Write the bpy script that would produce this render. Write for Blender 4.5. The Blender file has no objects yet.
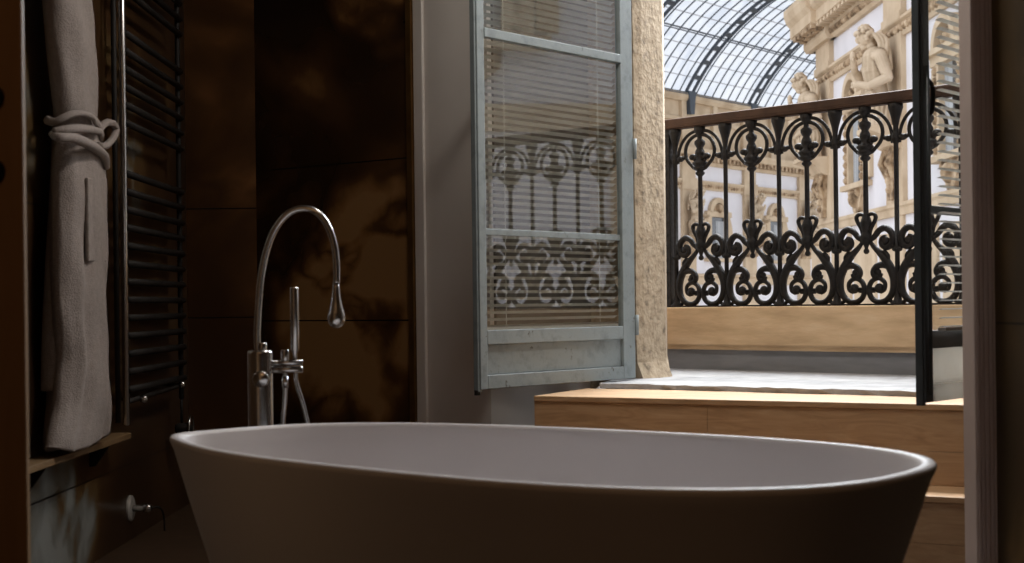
import bpy, bmesh, math, random
from mathutils import Vector, Matrix
random.seed(7)
sc = bpy.context.scene
COL = sc.collection
PI = math.pi

# ------------------------------------------------------------------ materials
def new_mat(name):
    m = bpy.data.materials.new(name); m.use_nodes = True
    nt = m.node_tree; nt.nodes.clear()
    out = nt.nodes.new('ShaderNodeOutputMaterial')
    return m, nt, out

def N(nt, typ, **kw):
    n = nt.nodes.new(typ)
    for k, v in kw.items():
        if k in n.inputs: n.inputs[k].default_value = v
        else: setattr(n, k, v)
    return n

def ramp(nt, stops, fac):
    r = nt.nodes.new('ShaderNodeValToRGB')
    el = r.color_ramp.elements
    while len(el) < len(stops): el.new(.5)
    for e, (p, c) in zip(el, stops):
        e.position = p; e.color = (c[0], c[1], c[2], 1)
    nt.links.new(fac, r.inputs[0])
    return r.outputs[0]

def coords(nt, sx=1, sy=1, sz=1, kind='Object'):
    tc = nt.nodes.new('ShaderNodeTexCoord'); mp = nt.nodes.new('ShaderNodeMapping')
    mp.inputs['Scale'].default_value = (sx, sy, sz)
    nt.links.new(tc.outputs[kind], mp.inputs[0])
    return mp.outputs[0]

def principled(nt, out, rough=.5, metal=0., spec=.5, coat=0.):
    p = nt.nodes.new('ShaderNodeBsdfPrincipled')
    p.inputs['Roughness'].default_value = rough
    p.inputs['Metallic'].default_value = metal
    p.inputs['Specular IOR Level'].default_value = spec
    p.inputs['Coat Weight'].default_value = coat
    nt.links.new(p.outputs[0], out.inputs[0])
    return p

def mat_noise(name, stops, scale=5, detail=5, rough=.5, metal=0., spec=.5, bump=0., bscale=None,
              stretch=(1, 1, 1), distort=0., coat=0.):
    m, nt, out = new_mat(name)
    p = principled(nt, out, rough, metal, spec, coat)
    co = coords(nt, *stretch)
    n = N(nt, 'ShaderNodeTexNoise', Scale=scale, Detail=detail, Distortion=distort)
    nt.links.new(co, n.inputs['Vector'])
    nt.links.new(ramp(nt, stops, n.outputs['Fac']), p.inputs['Base Color'])
    if bump:
        b = N(nt, 'ShaderNodeBump', Strength=bump, Distance=.02)
        n2 = N(nt, 'ShaderNodeTexNoise', Scale=bscale or scale * 3, Detail=6)
        nt.links.new(co, n2.inputs['Vector'])
        nt.links.new(n2.outputs['Fac'], b.inputs['Height'])
        nt.links.new(b.outputs[0], p.inputs['Normal'])
    return m

def mat_onyx(name, stops, scale=1.1, joints=(), rough=.14, seed=0., jw=.003, spec=.5, vjoints=(), patches=()):
    """polished swirled onyx: warped noise rings, with thin slab joints at given heights"""
    m, nt, out = new_mat(name)
    p = principled(nt, out, rough, 0, spec)
    tc = nt.nodes.new('ShaderNodeTexCoord'); mp = nt.nodes.new('ShaderNodeMapping')
    mp.inputs['Location'].default_value = (seed, seed * .7, seed * 1.3)
    nt.links.new(tc.outputs['Object'], mp.inputs[0])
    n = N(nt, 'ShaderNodeTexNoise', Scale=scale, Detail=3, Roughness=.5, Distortion=.9)
    nt.links.new(mp.outputs[0], n.inputs['Vector'])
    mul = N(nt, 'ShaderNodeMath', operation='MULTIPLY'); mul.inputs[1].default_value = 5.0
    nt.links.new(n.outputs['Fac'], mul.inputs[0])
    fr = N(nt, 'ShaderNodeMath', operation='PINGPONG'); fr.inputs[1].default_value = 1.
    nt.links.new(mul.outputs[0], fr.inputs[0])
    n3 = N(nt, 'ShaderNodeTexNoise', Scale=scale * 9, Detail=6, Distortion=.6)
    nt.links.new(mp.outputs[0], n3.inputs['Vector'])
    mx = N(nt, 'ShaderNodeMix', data_type='FLOAT'); mx.inputs[0].default_value = .3
    nt.links.new(fr.outputs[0], mx.inputs[2]); nt.links.new(n3.outputs['Fac'], mx.inputs[3])
    n4 = N(nt, 'ShaderNodeTexNoise', Scale=scale * .8, Detail=2)
    nt.links.new(mp.outputs[0], n4.inputs['Vector'])
    mm = N(nt, 'ShaderNodeMath', operation='MULTIPLY')
    n4b = N(nt, 'ShaderNodeMapRange'); n4b.inputs[1].default_value = .38; n4b.inputs[2].default_value = .62
    nt.links.new(n4.outputs['Fac'], n4b.inputs[0])
    nt.links.new(mx.outputs[0], mm.inputs[0]); nt.links.new(n4b.outputs[0], mm.inputs[1])
    val = mm.outputs[0]
    for (pc, pr, pw) in patches:
        vd = N(nt, 'ShaderNodeVectorMath', operation='DISTANCE'); vd.inputs[1].default_value = pc
        wn = N(nt, 'ShaderNodeMapRange'); wn.inputs[1].default_value = pr; wn.inputs[2].default_value = pr * .55; wn.inputs[3].default_value = 0; wn.inputs[4].default_value = pw
        nv = N(nt, 'ShaderNodeTexNoise', Scale=1.9, Detail=2); nt.links.new(mp.outputs[0], nv.inputs['Vector'])
        dv = N(nt, 'ShaderNodeVectorMath', operation='MULTIPLY_ADD'); dv.inputs[1].default_value = (.9, .9, .9)
        nt.links.new(nv.outputs['Color'], dv.inputs[0]); nt.links.new(tc.outputs['Object'], dv.inputs[2])
        sb = N(nt, 'ShaderNodeVectorMath', operation='SUBTRACT'); sb.inputs[1].default_value = (.45, .45, .45)
        nt.links.new(dv.outputs[0], sb.inputs[0]); nt.links.new(sb.outputs[0], vd.inputs[0])
        nt.links.new(vd.outputs['Value'], wn.inputs[0])
        mu = N(nt, 'ShaderNodeMath', operation='MULTIPLY'); ad = N(nt, 'ShaderNodeMath', operation='ADD')
        a2 = N(nt, 'ShaderNodeMath', operation='ADD'); a2.inputs[1].default_value = .25
        nt.links.new(mx.outputs[0], a2.inputs[0])
        nt.links.new(wn.outputs[0], mu.inputs[0]); nt.links.new(a2.outputs[0], mu.inputs[1])
        nt.links.new(val, ad.inputs[0]); nt.links.new(mu.outputs[0], ad.inputs[1]); val = ad.outputs[0]
    col = ramp(nt, stops, val)
    sep = nt.nodes.new('ShaderNodeSeparateXYZ'); nt.links.new(tc.outputs['Object'], sep.inputs[0])
    for ax, js in ((2, joints), (0, vjoints)):
        for j in js:
            c = N(nt, 'ShaderNodeMath', operation='COMPARE'); c.inputs[1].default_value = j; c.inputs[2].default_value = jw
            nt.links.new(sep.outputs[ax], c.inputs[0])
            mc = N(nt, 'ShaderNodeMix', data_type='RGBA')
            mc.inputs[7].default_value = (.004, .003, .002, 1)
            nt.links.new(c.outputs[0], mc.inputs[0]); nt.links.new(col, mc.inputs[6])
            col = mc.outputs[2]
    nt.links.new(col, p.inputs['Base Color'])
    return m

def mat_wood(name, stops, scale=6, rough=.45, axis_stretch=(1, 1, 12), spec=.4, bump=.05, rot=0.):
    m, nt, out = new_mat(name)
    p = principled(nt, out, rough, 0, spec)
    tc = nt.nodes.new('ShaderNodeTexCoord'); mp0 = nt.nodes.new('ShaderNodeMapping'); mp = nt.nodes.new('ShaderNodeMapping')
    mp0.inputs['Rotation'].default_value = (0, 0, rot)
    mp.inputs['Scale'].default_value = axis_stretch
    nt.links.new(tc.outputs['Object'], mp0.inputs[0]); nt.links.new(mp0.outputs[0], mp.inputs[0])
    n = N(nt, 'ShaderNodeTexNoise', Scale=scale, Detail=7, Roughness=.6, Distortion=1.6)
    nt.links.new(mp.outputs[0], n.inputs['Vector'])
    nt.links.new(ramp(nt, stops, n.outputs['Fac']), p.inputs['Base Color'])
    b = N(nt, 'ShaderNodeBump', Strength=bump, Distance=.01)
    nt.links.new(n.outputs['Fac'], b.inputs['Height']); nt.links.new(b.outputs[0], p.inputs['Normal'])
    return m

def mat_glass(name, refl, tint=(1, 1, 1), rough=.0):
    m, nt, out = new_mat(name)
    t = N(nt, 'ShaderNodeBsdfTransparent'); t.inputs[0].default_value = (*tint, 1)
    g = N(nt, 'ShaderNodeBsdfGlossy'); g.inputs['Roughness'].default_value = rough
    g.inputs['Color'].default_value = (1, 1, 1, 1)
    mx = nt.nodes.new('ShaderNodeMixShader'); mx.inputs[0].default_value = refl
    nt.links.new(t.outputs[0], mx.inputs[1]); nt.links.new(g.outputs[0], mx.inputs[2])
    nt.links.new(mx.outputs[0], out.inputs[0])
    return m

def mat_frosted():
    m, nt, out = new_mat('frosted_panel')
    t = N(nt, 'ShaderNodeBsdfTranslucent'); d = N(nt, 'ShaderNodeBsdfDiffuse')
    n = N(nt, 'ShaderNodeTexNoise', Scale=6., Detail=4); nt.links.new(coords(nt), n.inputs['Vector'])
    c = ramp(nt, [(.3, (.72, .70, .65)), (.7, (.84, .82, .77))], n.outputs['Fac'])
    nt.links.new(c, t.inputs[0]); nt.links.new(c, d.inputs[0])
    mx = nt.nodes.new('ShaderNodeMixShader'); mx.inputs[0].default_value = .35
    nt.links.new(t.outputs[0], mx.inputs[1]); nt.links.new(d.outputs[0], mx.inputs[2]); nt.links.new(mx.outputs[0], out.inputs[0])
    return m

def mat_vault():
    m, nt, out = new_mat('vault_glass')
    co = coords(nt, 1, 1, 1)
    n = N(nt, 'ShaderNodeTexNoise', Scale=.7, Detail=4, Distortion=1.5)
    nt.links.new(co, n.inputs['Vector'])
    c = ramp(nt, [(.3, (.48, .50, .53)), (.5, (.56, .57, .58)), (.7, (.60, .60, .60))], n.outputs['Fac'])
    t = nt.nodes.new('ShaderNodeBsdfTransparent'); nt.links.new(c, t.inputs[0])
    g = N(nt, 'ShaderNodeBsdfGlossy'); g.inputs['Roughness'].default_value = .2
    mx = nt.nodes.new('ShaderNodeMixShader'); mx.inputs[0].default_value = .04
    nt.links.new(t.outputs[0], mx.inputs[1]); nt.links.new(g.outputs[0], mx.inputs[2])
    nt.links.new(mx.outputs[0], out.inputs[0])
    return m

def mat_weathered(name, base, chip, rough=.5, scale=9, thr=.63):
    m, nt, out = new_mat(name)
    p = principled(nt, out, rough)
    co = coords(nt, 1, 1, 1)
    n = N(nt, 'ShaderNodeTexNoise', Scale=scale, Detail=8, Roughness=.7)
    nt.links.new(co, n.inputs['Vector'])
    b2 = tuple(x * .68 for x in base)
    nt.links.new(ramp(nt, [(.3, b2), (.5, base), (thr, base), (thr + .035, chip)], n.outputs['Fac']), p.inputs['Base Color'])
    bp = N(nt, 'ShaderNodeBump', Strength=.25, Distance=.01)
    nt.links.new(n.outputs['Fac'], bp.inputs['Height']); nt.links.new(bp.outputs[0], p.inputs['Normal'])
    return m

M = {}
M['onyx'] = mat_onyx('onyx_brown', [(0, (.016, .007, .003)), (.3, (.042, .018, .006)), (.55, (.095, .041, .013)), (.8, (.23, .11, .035)), (1, (.30, .16, .06))], 1.3, (1.50, .80), seed=3.1, rough=.22, patches=[((-.70, 6.31, .88), .62, 1.25), ((-.60, 6.24, 2.25), .34, .9)])
M['onyx_end'] = mat_onyx('onyx_end', [(0, (.034, .014, .005)), (.4, (.066, .027, .008)), (.8, (.125, .053, .017)), (1, (.19, .095, .034))], 1.6, (1.328, .818), seed=8.3, rough=.25, patches=[((-1.45, 6.66, 2.3), .35, .5)])
M['onyx_left'] = mat_onyx('onyx_left', [(0, (0.0275, 0.0137, 0.0063)), (.35, (0.0562, 0.0275, 0.0112)), (.6, (0.1125, 0.0688, 0.0275)), (.8, (0.1500, 0.1500, 0.1313)), (1, (0.2500, 0.2625, 0.2500))], 1.2, (.25, 1.2), seed=1.7, rough=.28, patches=[((-1.52, 4.75, .1), .5, .55), ((-1.52, 4.3, 1.6), .7, .45)])
M['onyx_right'] = mat_onyx('onyx_right', [(0, (.04, .026, .013)), (.35, (.085, .053, .021)), (.6, (.15, .09, .034)), (.85, (.16, .15, .13))], 2.0, (.80,), seed=5.2, rough=.42, spec=.2)
M['floor'] = mat_wood('floor_oak', [(.3, (.025, .014, .007)), (.6, (.055, .03, .015))], 3, .5, (1, 10, 1))
M['ceiling'] = mat_noise('ceiling_paint', [(.3, (.20, .17, .14)), (.7, (.23, .19, .16))], 3, rough=.9)
M['rear'] = mat_noise('rear_paint', [(.3, (.12, .08, .05)), (.7, (.15, .10, .065))], 3, rough=.8)
M['plaster'] = mat_noise('plaster_wall', [(.3, (.72, .66, .62)), (.7, (.80, .74, .70))], 2.5, rough=.8, bump=.05)
M['gap_shade'] = mat_noise('reveal_gap_shade', [(.3, (.13, .11, .09)), (.7, (.18, .15, .125))], 4, rough=.7)  # dark tone standing in for shade behind the blind slats
M['bronze'] = mat_noise('bronze_strip', [(.3, (.20, .10, .03)), (.7, (.28, .15, .05))], 12, rough=.35, metal=.8)
M['trim_l'] = mat_wood('door_wood', [(.3, (.32, .19, .09)), (.7, (.38, .23, .115))], 4, .5, (6, 6, .6))
M['trim_r'] = mat_noise('casing_paint', [(.3, (.52, .42, .37)), (.7, (.58, .47, .42))], 6, rough=.55)
M['oak'] = mat_wood('step_oak', [(.25, (.37, .22, .11)), (.5, (.50, .315, .17)), (.75, (.60, .40, .235))], 3.2, .5, (1.2, 6, 9), rot=.5)
M['stone'] = mat_noise('jamb_stone', [(.30, (.20, .155, .105)), (.42, (.38, .295, .20)), (.55, (.45, .355, .245)), (.75, (.50, .405, .29))], 24, 10, rough=.9, bump=.4, bscale=45)
M['beam'] = mat_noise('kerb_stone', [(.3, (.52, .35, .20)), (.55, (.66, .46, .27)), (.75, (.72, .53, .34))], 4, 8, rough=.85, bump=.15, stretch=(1, 1, 4))
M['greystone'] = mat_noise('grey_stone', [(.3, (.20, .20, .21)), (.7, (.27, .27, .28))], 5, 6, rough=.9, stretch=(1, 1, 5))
M['sill'] = mat_noise('sill_stone', [(.3, (.27, .27, .275)), (.7, (.42, .42, .425))], 9, 7, rough=.7, bump=.3)
M['bluepaint'] = mat_weathered('blue_grey_paint', (.235, .275, .285), (.06, .048, .04), .55, 13)
M['darkpaint'] = mat_weathered('dark_blue_paint', (.05, .06, .065), (.02, .018, .015), .4, 9, .64)
M['pane_l'] = mat_glass('leaf_glass', .115, (.80, .82, .80))
M['pane_r'] = mat_glass('leaf_glass_clear', .07, (.93, .95, .95))
M['slat'] = mat_noise('blind_slat', [(.3, (.56, .55, .51)), (.7, (.62, .61, .57))], 4, rough=.45)
M['iron'] = mat_noise('cast_iron', [(.3, (.006, .005, .0045)), (.7, (.014, .011, .010))], 30, spec=.25, rough=.55, bump=.25, bscale=70)
M['handrail'] = mat_noise('handrail_iron', [(.3, (.04, .022, .015)), (.7, (.07, .038, .025))], 14, spec=.2, rough=.7, stretch=(1, 1, 1))
M['tub'] = mat_noise('tub_solid_surface', [(.3, (.74, .72, .73)), (.7, (.78, .76, .77))], 2, rough=.45, spec=.4)
M['chrome'] = mat_noise('brushed_steel', [(.3, (.50, .49, .48)), (.7, (.60, .59, .58))], 40, rough=.24, metal=1., stretch=(1, 1, .2))
M['chrome_dark'] = mat_noise('radiator_bar', [(.3, (.014, .012, .011)), (.7, (.022, .019, .017))], 20, rough=.6, metal=.2, spec=.25)
M['robe'] = mat_noise('robe_cotton', [(.3, (.30, .26, .24)), (.7, (.36, .315, .29))], 60, rough=.95, spec=.1, bump=.3, bscale=180)
M['ledge'] = mat_wood('ledge_wood', [(.3, (.15, .09, .04)), (.7, (.22, .14, .07))], 5, .5, (8, 1, 8))
M['flange'] = mat_noise('pale_metal', [(.3, (.36, .34, .31)), (.7, (.42, .40, .37))], 9, rough=.35, metal=.3)
M['fwhite'] = mat_noise('facade_white', [(.3, (.64, .62, .64)), (.7, (.71, .69, .71))], 1.2, rough=.9)
M['fbeige'] = mat_noise('facade_beige', [(.3, (.42, .31, .20)), (.5, (.52, .40, .27)), (.7, (.58, .46, .32))], 1.6, 6, rough=.9)
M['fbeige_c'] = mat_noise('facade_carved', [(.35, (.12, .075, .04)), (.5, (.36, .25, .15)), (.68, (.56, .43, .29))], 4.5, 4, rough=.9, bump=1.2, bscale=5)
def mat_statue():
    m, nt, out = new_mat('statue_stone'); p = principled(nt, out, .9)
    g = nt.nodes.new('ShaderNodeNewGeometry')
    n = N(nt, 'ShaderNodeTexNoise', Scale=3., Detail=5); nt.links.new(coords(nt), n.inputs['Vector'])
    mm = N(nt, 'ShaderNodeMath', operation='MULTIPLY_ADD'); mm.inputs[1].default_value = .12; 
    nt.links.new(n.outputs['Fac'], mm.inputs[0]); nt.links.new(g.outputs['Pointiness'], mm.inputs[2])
    nt.links.new(ramp(nt, [(.50, (.10, .065, .04)), (.545, (.36, .27, .175)), (.57, (.52, .41, .29)), (.66, (.66, .54, .40))], mm.outputs[0]), p.inputs['Base Color'])  # hollows darkened by pointiness: crevice shade put into the stone colour
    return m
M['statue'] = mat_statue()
M['fglass'] = mat_noise('facade_glass', [(.3, (.05, .055, .06)), (.7, (.09, .095, .10))], 2, rough=.15)
M['fcurtain'] = mat_noise('facade_curtain', [(.4, (.26, .27, .28)), (.6, (.42, .43, .44))], 3, rough=.9, stretch=(6, 6, .2))
M['vault'] = mat_vault()
M['frosted'] = mat_frosted()
M['ribiron'] = mat_noise('roof_iron', [(.3, (.035, .045, .06)), (.7, (.055, .068, .085))], 2, rough=.6)
M['ground'] = mat_noise('paving', [(.3, (.42, .38, .33)), (.7, (.52, .47, .41))], 1, rough=.8)

# ------------------------------------------------------------------ geometry helpers
def fin(name, bm, mat, parent=None, smooth=False, bevel=0., sub=0, autosmooth=None):
    bmesh.ops.recalc_face_normals(bm, faces=bm.faces)
    me = bpy.data.meshes.new(name); bm.to_mesh(me); bm.free()
    me.materials.append(M[mat] if isinstance(mat, str) else mat)
    if smooth:
        for p in me.polygons: p.use_smooth = True
    o = bpy.data.objects.new(name, me); COL.objects.link(o)
    if parent: o.parent = parent
    if bevel:
        b = o.modifiers.new('bevel', 'BEVEL'); b.width = bevel; b.segments = 2; b.limit_method = 'ANGLE'
    if sub:
        s = o.modifiers.new('sub', 'SUBSURF'); s.levels = sub; s.render_levels = sub
    return o

def tag(o, label, cat, group=None):
    o['label'] = label; o['category'] = cat
    if group: o['group'] = group
    return o

def thing(name, label, cat, group=None, loc=(0, 0, 0), rz=0.):
    o = bpy.data.objects.new(name, None); COL.objects.link(o)
    o.location = loc; o.rotation_euler = (0, 0, rz); o.empty_display_size = .1
    return tag(o, label, cat, group)

def struct(name, bm, mat, label=None, **kw):
    o = fin(name, bm, mat, **kw); o['kind'] = 'structure'
    if label: o['label'] = label
    return o

class Fr:
    """local frame: origin, ex along, ey outward, ez up"""
    def __init__(s, o, ex, ey=None):
        s.o = Vector(o); s.ex = Vector(ex).normalized(); s.ez = Vector((0, 0, 1))
        s.ey = Vector(ey).normalized() if ey is not None else s.ez.cross(s.ex)
    def __call__(s, a, b, c): return s.o + s.ex * a + s.ey * b + s.ez * c
W0 = Fr((0, 0, 0), (1, 0, 0), (0, 1, 0))

def box(bm, x0, x1, y0, y1, z0, z1, fr=W0):
    v = [bm.verts.new(fr(x, y, z)) for z in (z0, z1) for x, y in ((x0, y0), (x1, y0), (x1, y1), (x0, y1))]
    for f in ((0, 1, 2, 3), (4, 5, 6, 7), (0, 1, 5, 4), (1, 2, 6, 5), (2, 3, 7, 6), (3, 0, 4, 7)):
        bm.faces.new([v[i] for i in f])

def prism(bm, pts, z0, z1):
    a = [bm.verts.new((x, y, z0)) for x, y in pts]; b = [bm.verts.new((x, y, z1)) for x, y in pts]
    n = len(pts)
    bm.faces.new(a); bm.faces.new(b)
    for i in range(n): bm.faces.new((a[i], a[(i + 1) % n], b[(i + 1) % n], b[i]))

def extr(bm, prof, a0, a1, fr):
    """profile of (out, up) points extruded along the frame's ex"""
    A = [bm.verts.new(fr(a0, y, z)) for y, z in prof]; B = [bm.verts.new(fr(a1, y, z)) for y, z in prof]
    n = len(prof)
    bm.faces.new(A); bm.faces.new(B)
    for i in range(n): bm.faces.new((A[i], A[(i + 1) % n], B[(i + 1) % n], B[i]))

def plate(bm, prof, y0, y1, fr):
    """outline of (along, up) points given thickness y0..y1"""
    A = [bm.verts.new(fr(x, y0, z)) for x, z in prof]; B = [bm.verts.new(fr(x, y1, z)) for x, z in prof]
    n = len(prof)
    bm.faces.new(A); bm.faces.new(B)
    for i in range(n): bm.faces.new((A[i], A[(i + 1) % n], B[(i + 1) % n], B[i]))

def lathe(bm, prof, seg=16, o=(0, 0, 0), axis='z', fr=None):
    rings = []
    for r, h in prof:
        ring = []
        for i in range(seg):
            t = 2 * PI * i / seg
            p = (r * math.cos(t), r * math.sin(t), h)
            if axis == 'x': p = (h, p[0], p[1])
            if axis == 'y': p = (p[0], h, p[1])
            p = Vector(p) + Vector(o)
            if fr: p = fr(*p)
            ring.append(bm.verts.new(p))
        rings.append(ring)
    for a, b in zip(rings, rings[1:]):
        for i in range(seg): bm.faces.new((a[i], a[(i + 1) % seg], b[(i + 1) % seg], b[i]))
    bm.faces.new(rings[0]); bm.faces.new(rings[-1])

def ball(bm, c, r, sc_=(1, 1, 1), seg=12, rot=None):
    mat = Matrix.Translation(c) @ (rot or Matrix.Identity(4)) @ Matrix.Diagonal((r * sc_[0], r * sc_[1], r * sc_[2], 1))
    bmesh.ops.create_uvsphere(bm, u_segments=seg, v_segments=max(6, seg * 2 // 3), radius=1, matrix=mat)

def catmull(pts, n=6):
    P = [Vector(p) for p in pts]; out = []
    for i in range(len(P) - 1):
        p0 = P[max(i - 1, 0)]; p1 = P[i]; p2 = P[i + 1]; p3 = P[min(i + 2, len(P) - 1)]
        for k in range(n):
            t = k / n
            out.append(.5 * ((2 * p1) + (p2 - p0) * t + (2 * p0 - 5 * p1 + 4 * p2 - p3) * t * t + (3 * p1 - p0 - 3 * p2 + p3) * t ** 3))
    out.append(P[-1]); return out

def tube(bm, pts, r, seg=8, closed=False, r2=None):
    """sweep; r is a number, a list or a function of 0..1"""
    pts = [Vector(p) for p in pts]; n = len(pts)
    def rad(i):
        if callable(r): return r(i / (n - 1))
        if isinstance(r, (list, tuple)):
            t = i / (n - 1) * (len(r) - 1); k = min(int(t), len(r) - 2)
            return r[k] + (r[k + 1] - r[k]) * (t - k)
        return r
    rings = []; up = None
    for i in range(n):
        if closed: d = (pts[(i + 1) % n] - pts[i - 1])
        else: d = pts[min(i + 1, n - 1)] - pts[max(i - 1, 0)]
        d.normalize()
        if up is None:
            up = Vector((0, 1, 0)) if abs(d.y) < .9 else Vector((1, 0, 0))
        u = (up - d * up.dot(d)).normalized(); w = d.cross(u); up = u
        rr = rad(i); r2_ = rr * (r2 or 1)
        rings.append([bm.verts.new(pts[i] + u * r2_ * math.cos(2 * PI * k / seg) + w * rr * math.sin(2 * PI * k / seg)) for k in range(seg)])
    m = n if closed else n - 1
    for i in range(m):
        a = rings[i]; b = rings[(i + 1) % n]
        for k in range(seg): bm.faces.new((a[k], a[(k + 1) % seg], b[(k + 1) % seg], b[k]))
    if not closed: bm.faces.new(rings[0]); bm.faces.new(rings[-1])

def copy_part(o, parent, loc=None):
    c = o.copy(); COL.objects.link(c); c.parent = parent
    if loc is not None: c.location = loc
    return c

# ------------------------------------------------------------------ camera
cam = bpy.data.cameras.new('camera'); co = bpy.data.objects.new('camera', cam); COL.objects.link(co)
ZC = .86
cam.sensor_width = 36; cam.lens = 50.0
cam.shift_y = 23.5 / 1024
co.location = (0, 0, ZC)
co.rotation_euler = (Matrix.Rotation(PI / 2, 4, 'X') @ Matrix.Rotation(-math.radians(.7), 4, 'Z')).to_euler()
cam.clip_end = 500; cam.clip_start = .05
cam.dof.use_dof = True; cam.dof.focus_distance = 7.4; cam.dof.aperture_fstop = 6.0
sc.camera = co

# ------------------------------------------------------------------ room shell
FZ = -.05; CZ = 3.2
XL = -1.52; XR = 1.223; YE = 6.66
dw = Vector((.816, -.578, 0)).normalized(); nw = Vector((.578, .816, 0)).normalized()
WF = Fr((.093, 5.75, 0), dw, nw)             # window wall plane
STF = Fr((.09, 5.62, 0), Vector((.887, -.4615, 0)), Vector((.4615, .887, 0)))   # step front line

bm = bmesh.new(); prism(bm, [(XL - .2, -1.7), (3.3, -1.7), (3.3, 5.6), (-.2, 7.4), (XL - .2, 7.2)], FZ - .1, FZ)
struct('floor', bm, 'floor')
bm = bmesh.new(); prism(bm, [(XL - .2, -1.7), (3.3, -1.7), (3.3, 5.6), (.9, 6.9), (-.9, 7.3), (XL - .2, 7.2)], CZ, CZ + .15)
struct('ceiling', bm, 'ceiling')
bm = bmesh.new(); box(bm, XL - .15, XL, -1.6, YE + .15, FZ, CZ); struct('wall_left', bm, 'onyx_left')
bm = bmesh.new(); box(bm, XL, -1.17, YE, YE + .15, FZ, CZ); struct('wall_end', bm, 'onyx_end')
bm = bmesh.new(); box(bm, XL - .15, 3.2, -1.65, -1.5, FZ, CZ); struct('wall_rear', bm, 'rear')
bm = bmesh.new(); box(bm, XR, XR + .12, -1.5, 3.6, FZ, CZ); struct('wall_right', bm, 'onyx_right')
bm = bmesh.new(); box(bm, XR + .12, 3.15, 3.5, 3.62, FZ, CZ); box(bm, 3.03, 3.15, 3.62, 4.6, FZ, CZ)
struct('wall_recess', bm, 'rear')
bm = bmesh.new(); box(bm, -1.60, -.652, 0, .15, FZ, CZ, WF); struct('wall_window', bm, 'onyx')
# plaster part of the window wall with its deep splayed reveal; lintel over the opening; right-hand pier
bm = bmesh.new()
a = WF(-.645, .02, 0); b = WF(-.24, .02, 0); 
prism(bm, [a.xy[:], b.xy[:], (.36, 6.62), (.20, 6.9), WF(-.645, .5, 0).xy[:]], FZ, CZ)
struct('wall_plaster', bm, 'plaster')
RV = Fr(WF(-.24, .02, 0), Vector((.36, 6.62, 0)) - WF(-.24, .02, 0))
if RV.ey.x < 0: RV.ey = -RV.ey
bm = bmesh.new(); box(bm, .03, .84, .0005, .012, .60, CZ - .002, RV); struct('gap_shade_panel', bm, 'gap_shade')  # added dark panel on the reveal, makes the slat gaps read as shaded
bm = bmesh.new(); box(bm, -.06, 2.6, .03, .75, 2.85, CZ, WF); struct('wall_lintel', bm, 'plaster')
bm = bmesh.new(); prism(bm, [(2.02, 5.28), (2.02, 5.10), (3.2, 4.3), (3.2, 4.6), (2.2, 5.5)], FZ, CZ); struct('wall_pier', bm, 'plaster')
# bronze edge of the onyx and the pale vertical band next to it
bm = bmesh.new(); box(bm, -.656, -.628, -.006, .02, FZ, CZ, WF); struct('trim_1', bm, 'bronze')
bm = bmesh.new(); box(bm, -.626, -.575, .006, .03, FZ, CZ, WF); struct('trim_2', bm, 'plaster', bevel=.004)
# foreground dark wooden door post with two round holes
bm = bmesh.new(); box(bm, -1.2, -.788, 2.3, 2.316, FZ, CZ)
o = struct('trim_3', bm, 'trim_l', bevel=.003)
for i, yy in enumerate((97, 171)):
    bm = bmesh.new(); zc = ZC + (311 - yy) / 1422 * 2.3
    lathe(bm, [(.018, 0), (.020, .004), (.020, .012)], 20, (-.836, 2.292, zc), 'y')
    lathe(bm, [(.006, -.003), (.007, .004)], 12, (-.836, 2.292, zc), 'y')
    h = fin('bolt_hole', bm, 'iron', o)
# fluted casing on the right
bm = bmesh.new()
prof = []
x0, x1 = 1.171, 1.227
K = 42
for i in range(K + 1):
    t = i / K; x = x0 + (x1 - x0) * t
    y = 3.6 + (.004 if abs(((t * 5) % 1) - .5) > .36 else 0.) + (.003 if t < .12 or t > .92 else 0)
    prof.append((x, y))
prism(bm, prof + [(x1, 3.70), (x0, 3.70)], FZ, CZ)
struct('trim_4', bm, 'trim_r')

# stone jamb of the opening, worn at its foot
bm = bmesh.new()
prof = [(.40, 6.63), (.70, 6.43), (.79, 7.25), (.3, 7.5)]
ND = 40; rings = []
def pol(z):
    k = max(0, 1 - (z - .50) / .10) if z < .62 else 0
    rnd = lambda: random.uniform(-.002, .002)
    pts = []
    L = [(.36, 6.66), (.44, 6.56), (.50, 6.48), (.56, 6.41), (.60, 6.45), (.64, 6.505), (.68, 6.56), (.712, 6.605), (.79, 7.25), (.3, 7.5)]
    for i, (x, y) in enumerate(L):
        e = k * .035 * (1 if 3 <= i <= 7 else 0)
        pts.append((x + e + (rnd() if 1 <= i <= 6 else 0), y - e * .5 + (rnd() if 1 <= i <= 6 else 0)))
    return pts
rings.append([bm.verts.new((x, y, FZ)) for x, y in pol(.5)])
for i in range(ND + 1):
    z = .50 + (CZ - .5) * (i / ND) ** 1.3
    rings.append([bm.verts.new((x, y, z)) for x, y in pol(z)])
for a, b in zip(rings, rings[1:]):
    for i in range(10): bm.faces.new((a[i], a[(i + 1) % 10], b[(i + 1) % 10], b[i]))
bm.faces.new(rings[0]); bm.faces.new(rings[-1])
struct('trim_5', bm, 'stone')

# railing line
RF = Fr((.827, 7.44, 0), (.717, -.702, 0), (.702, .717, 0))
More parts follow.
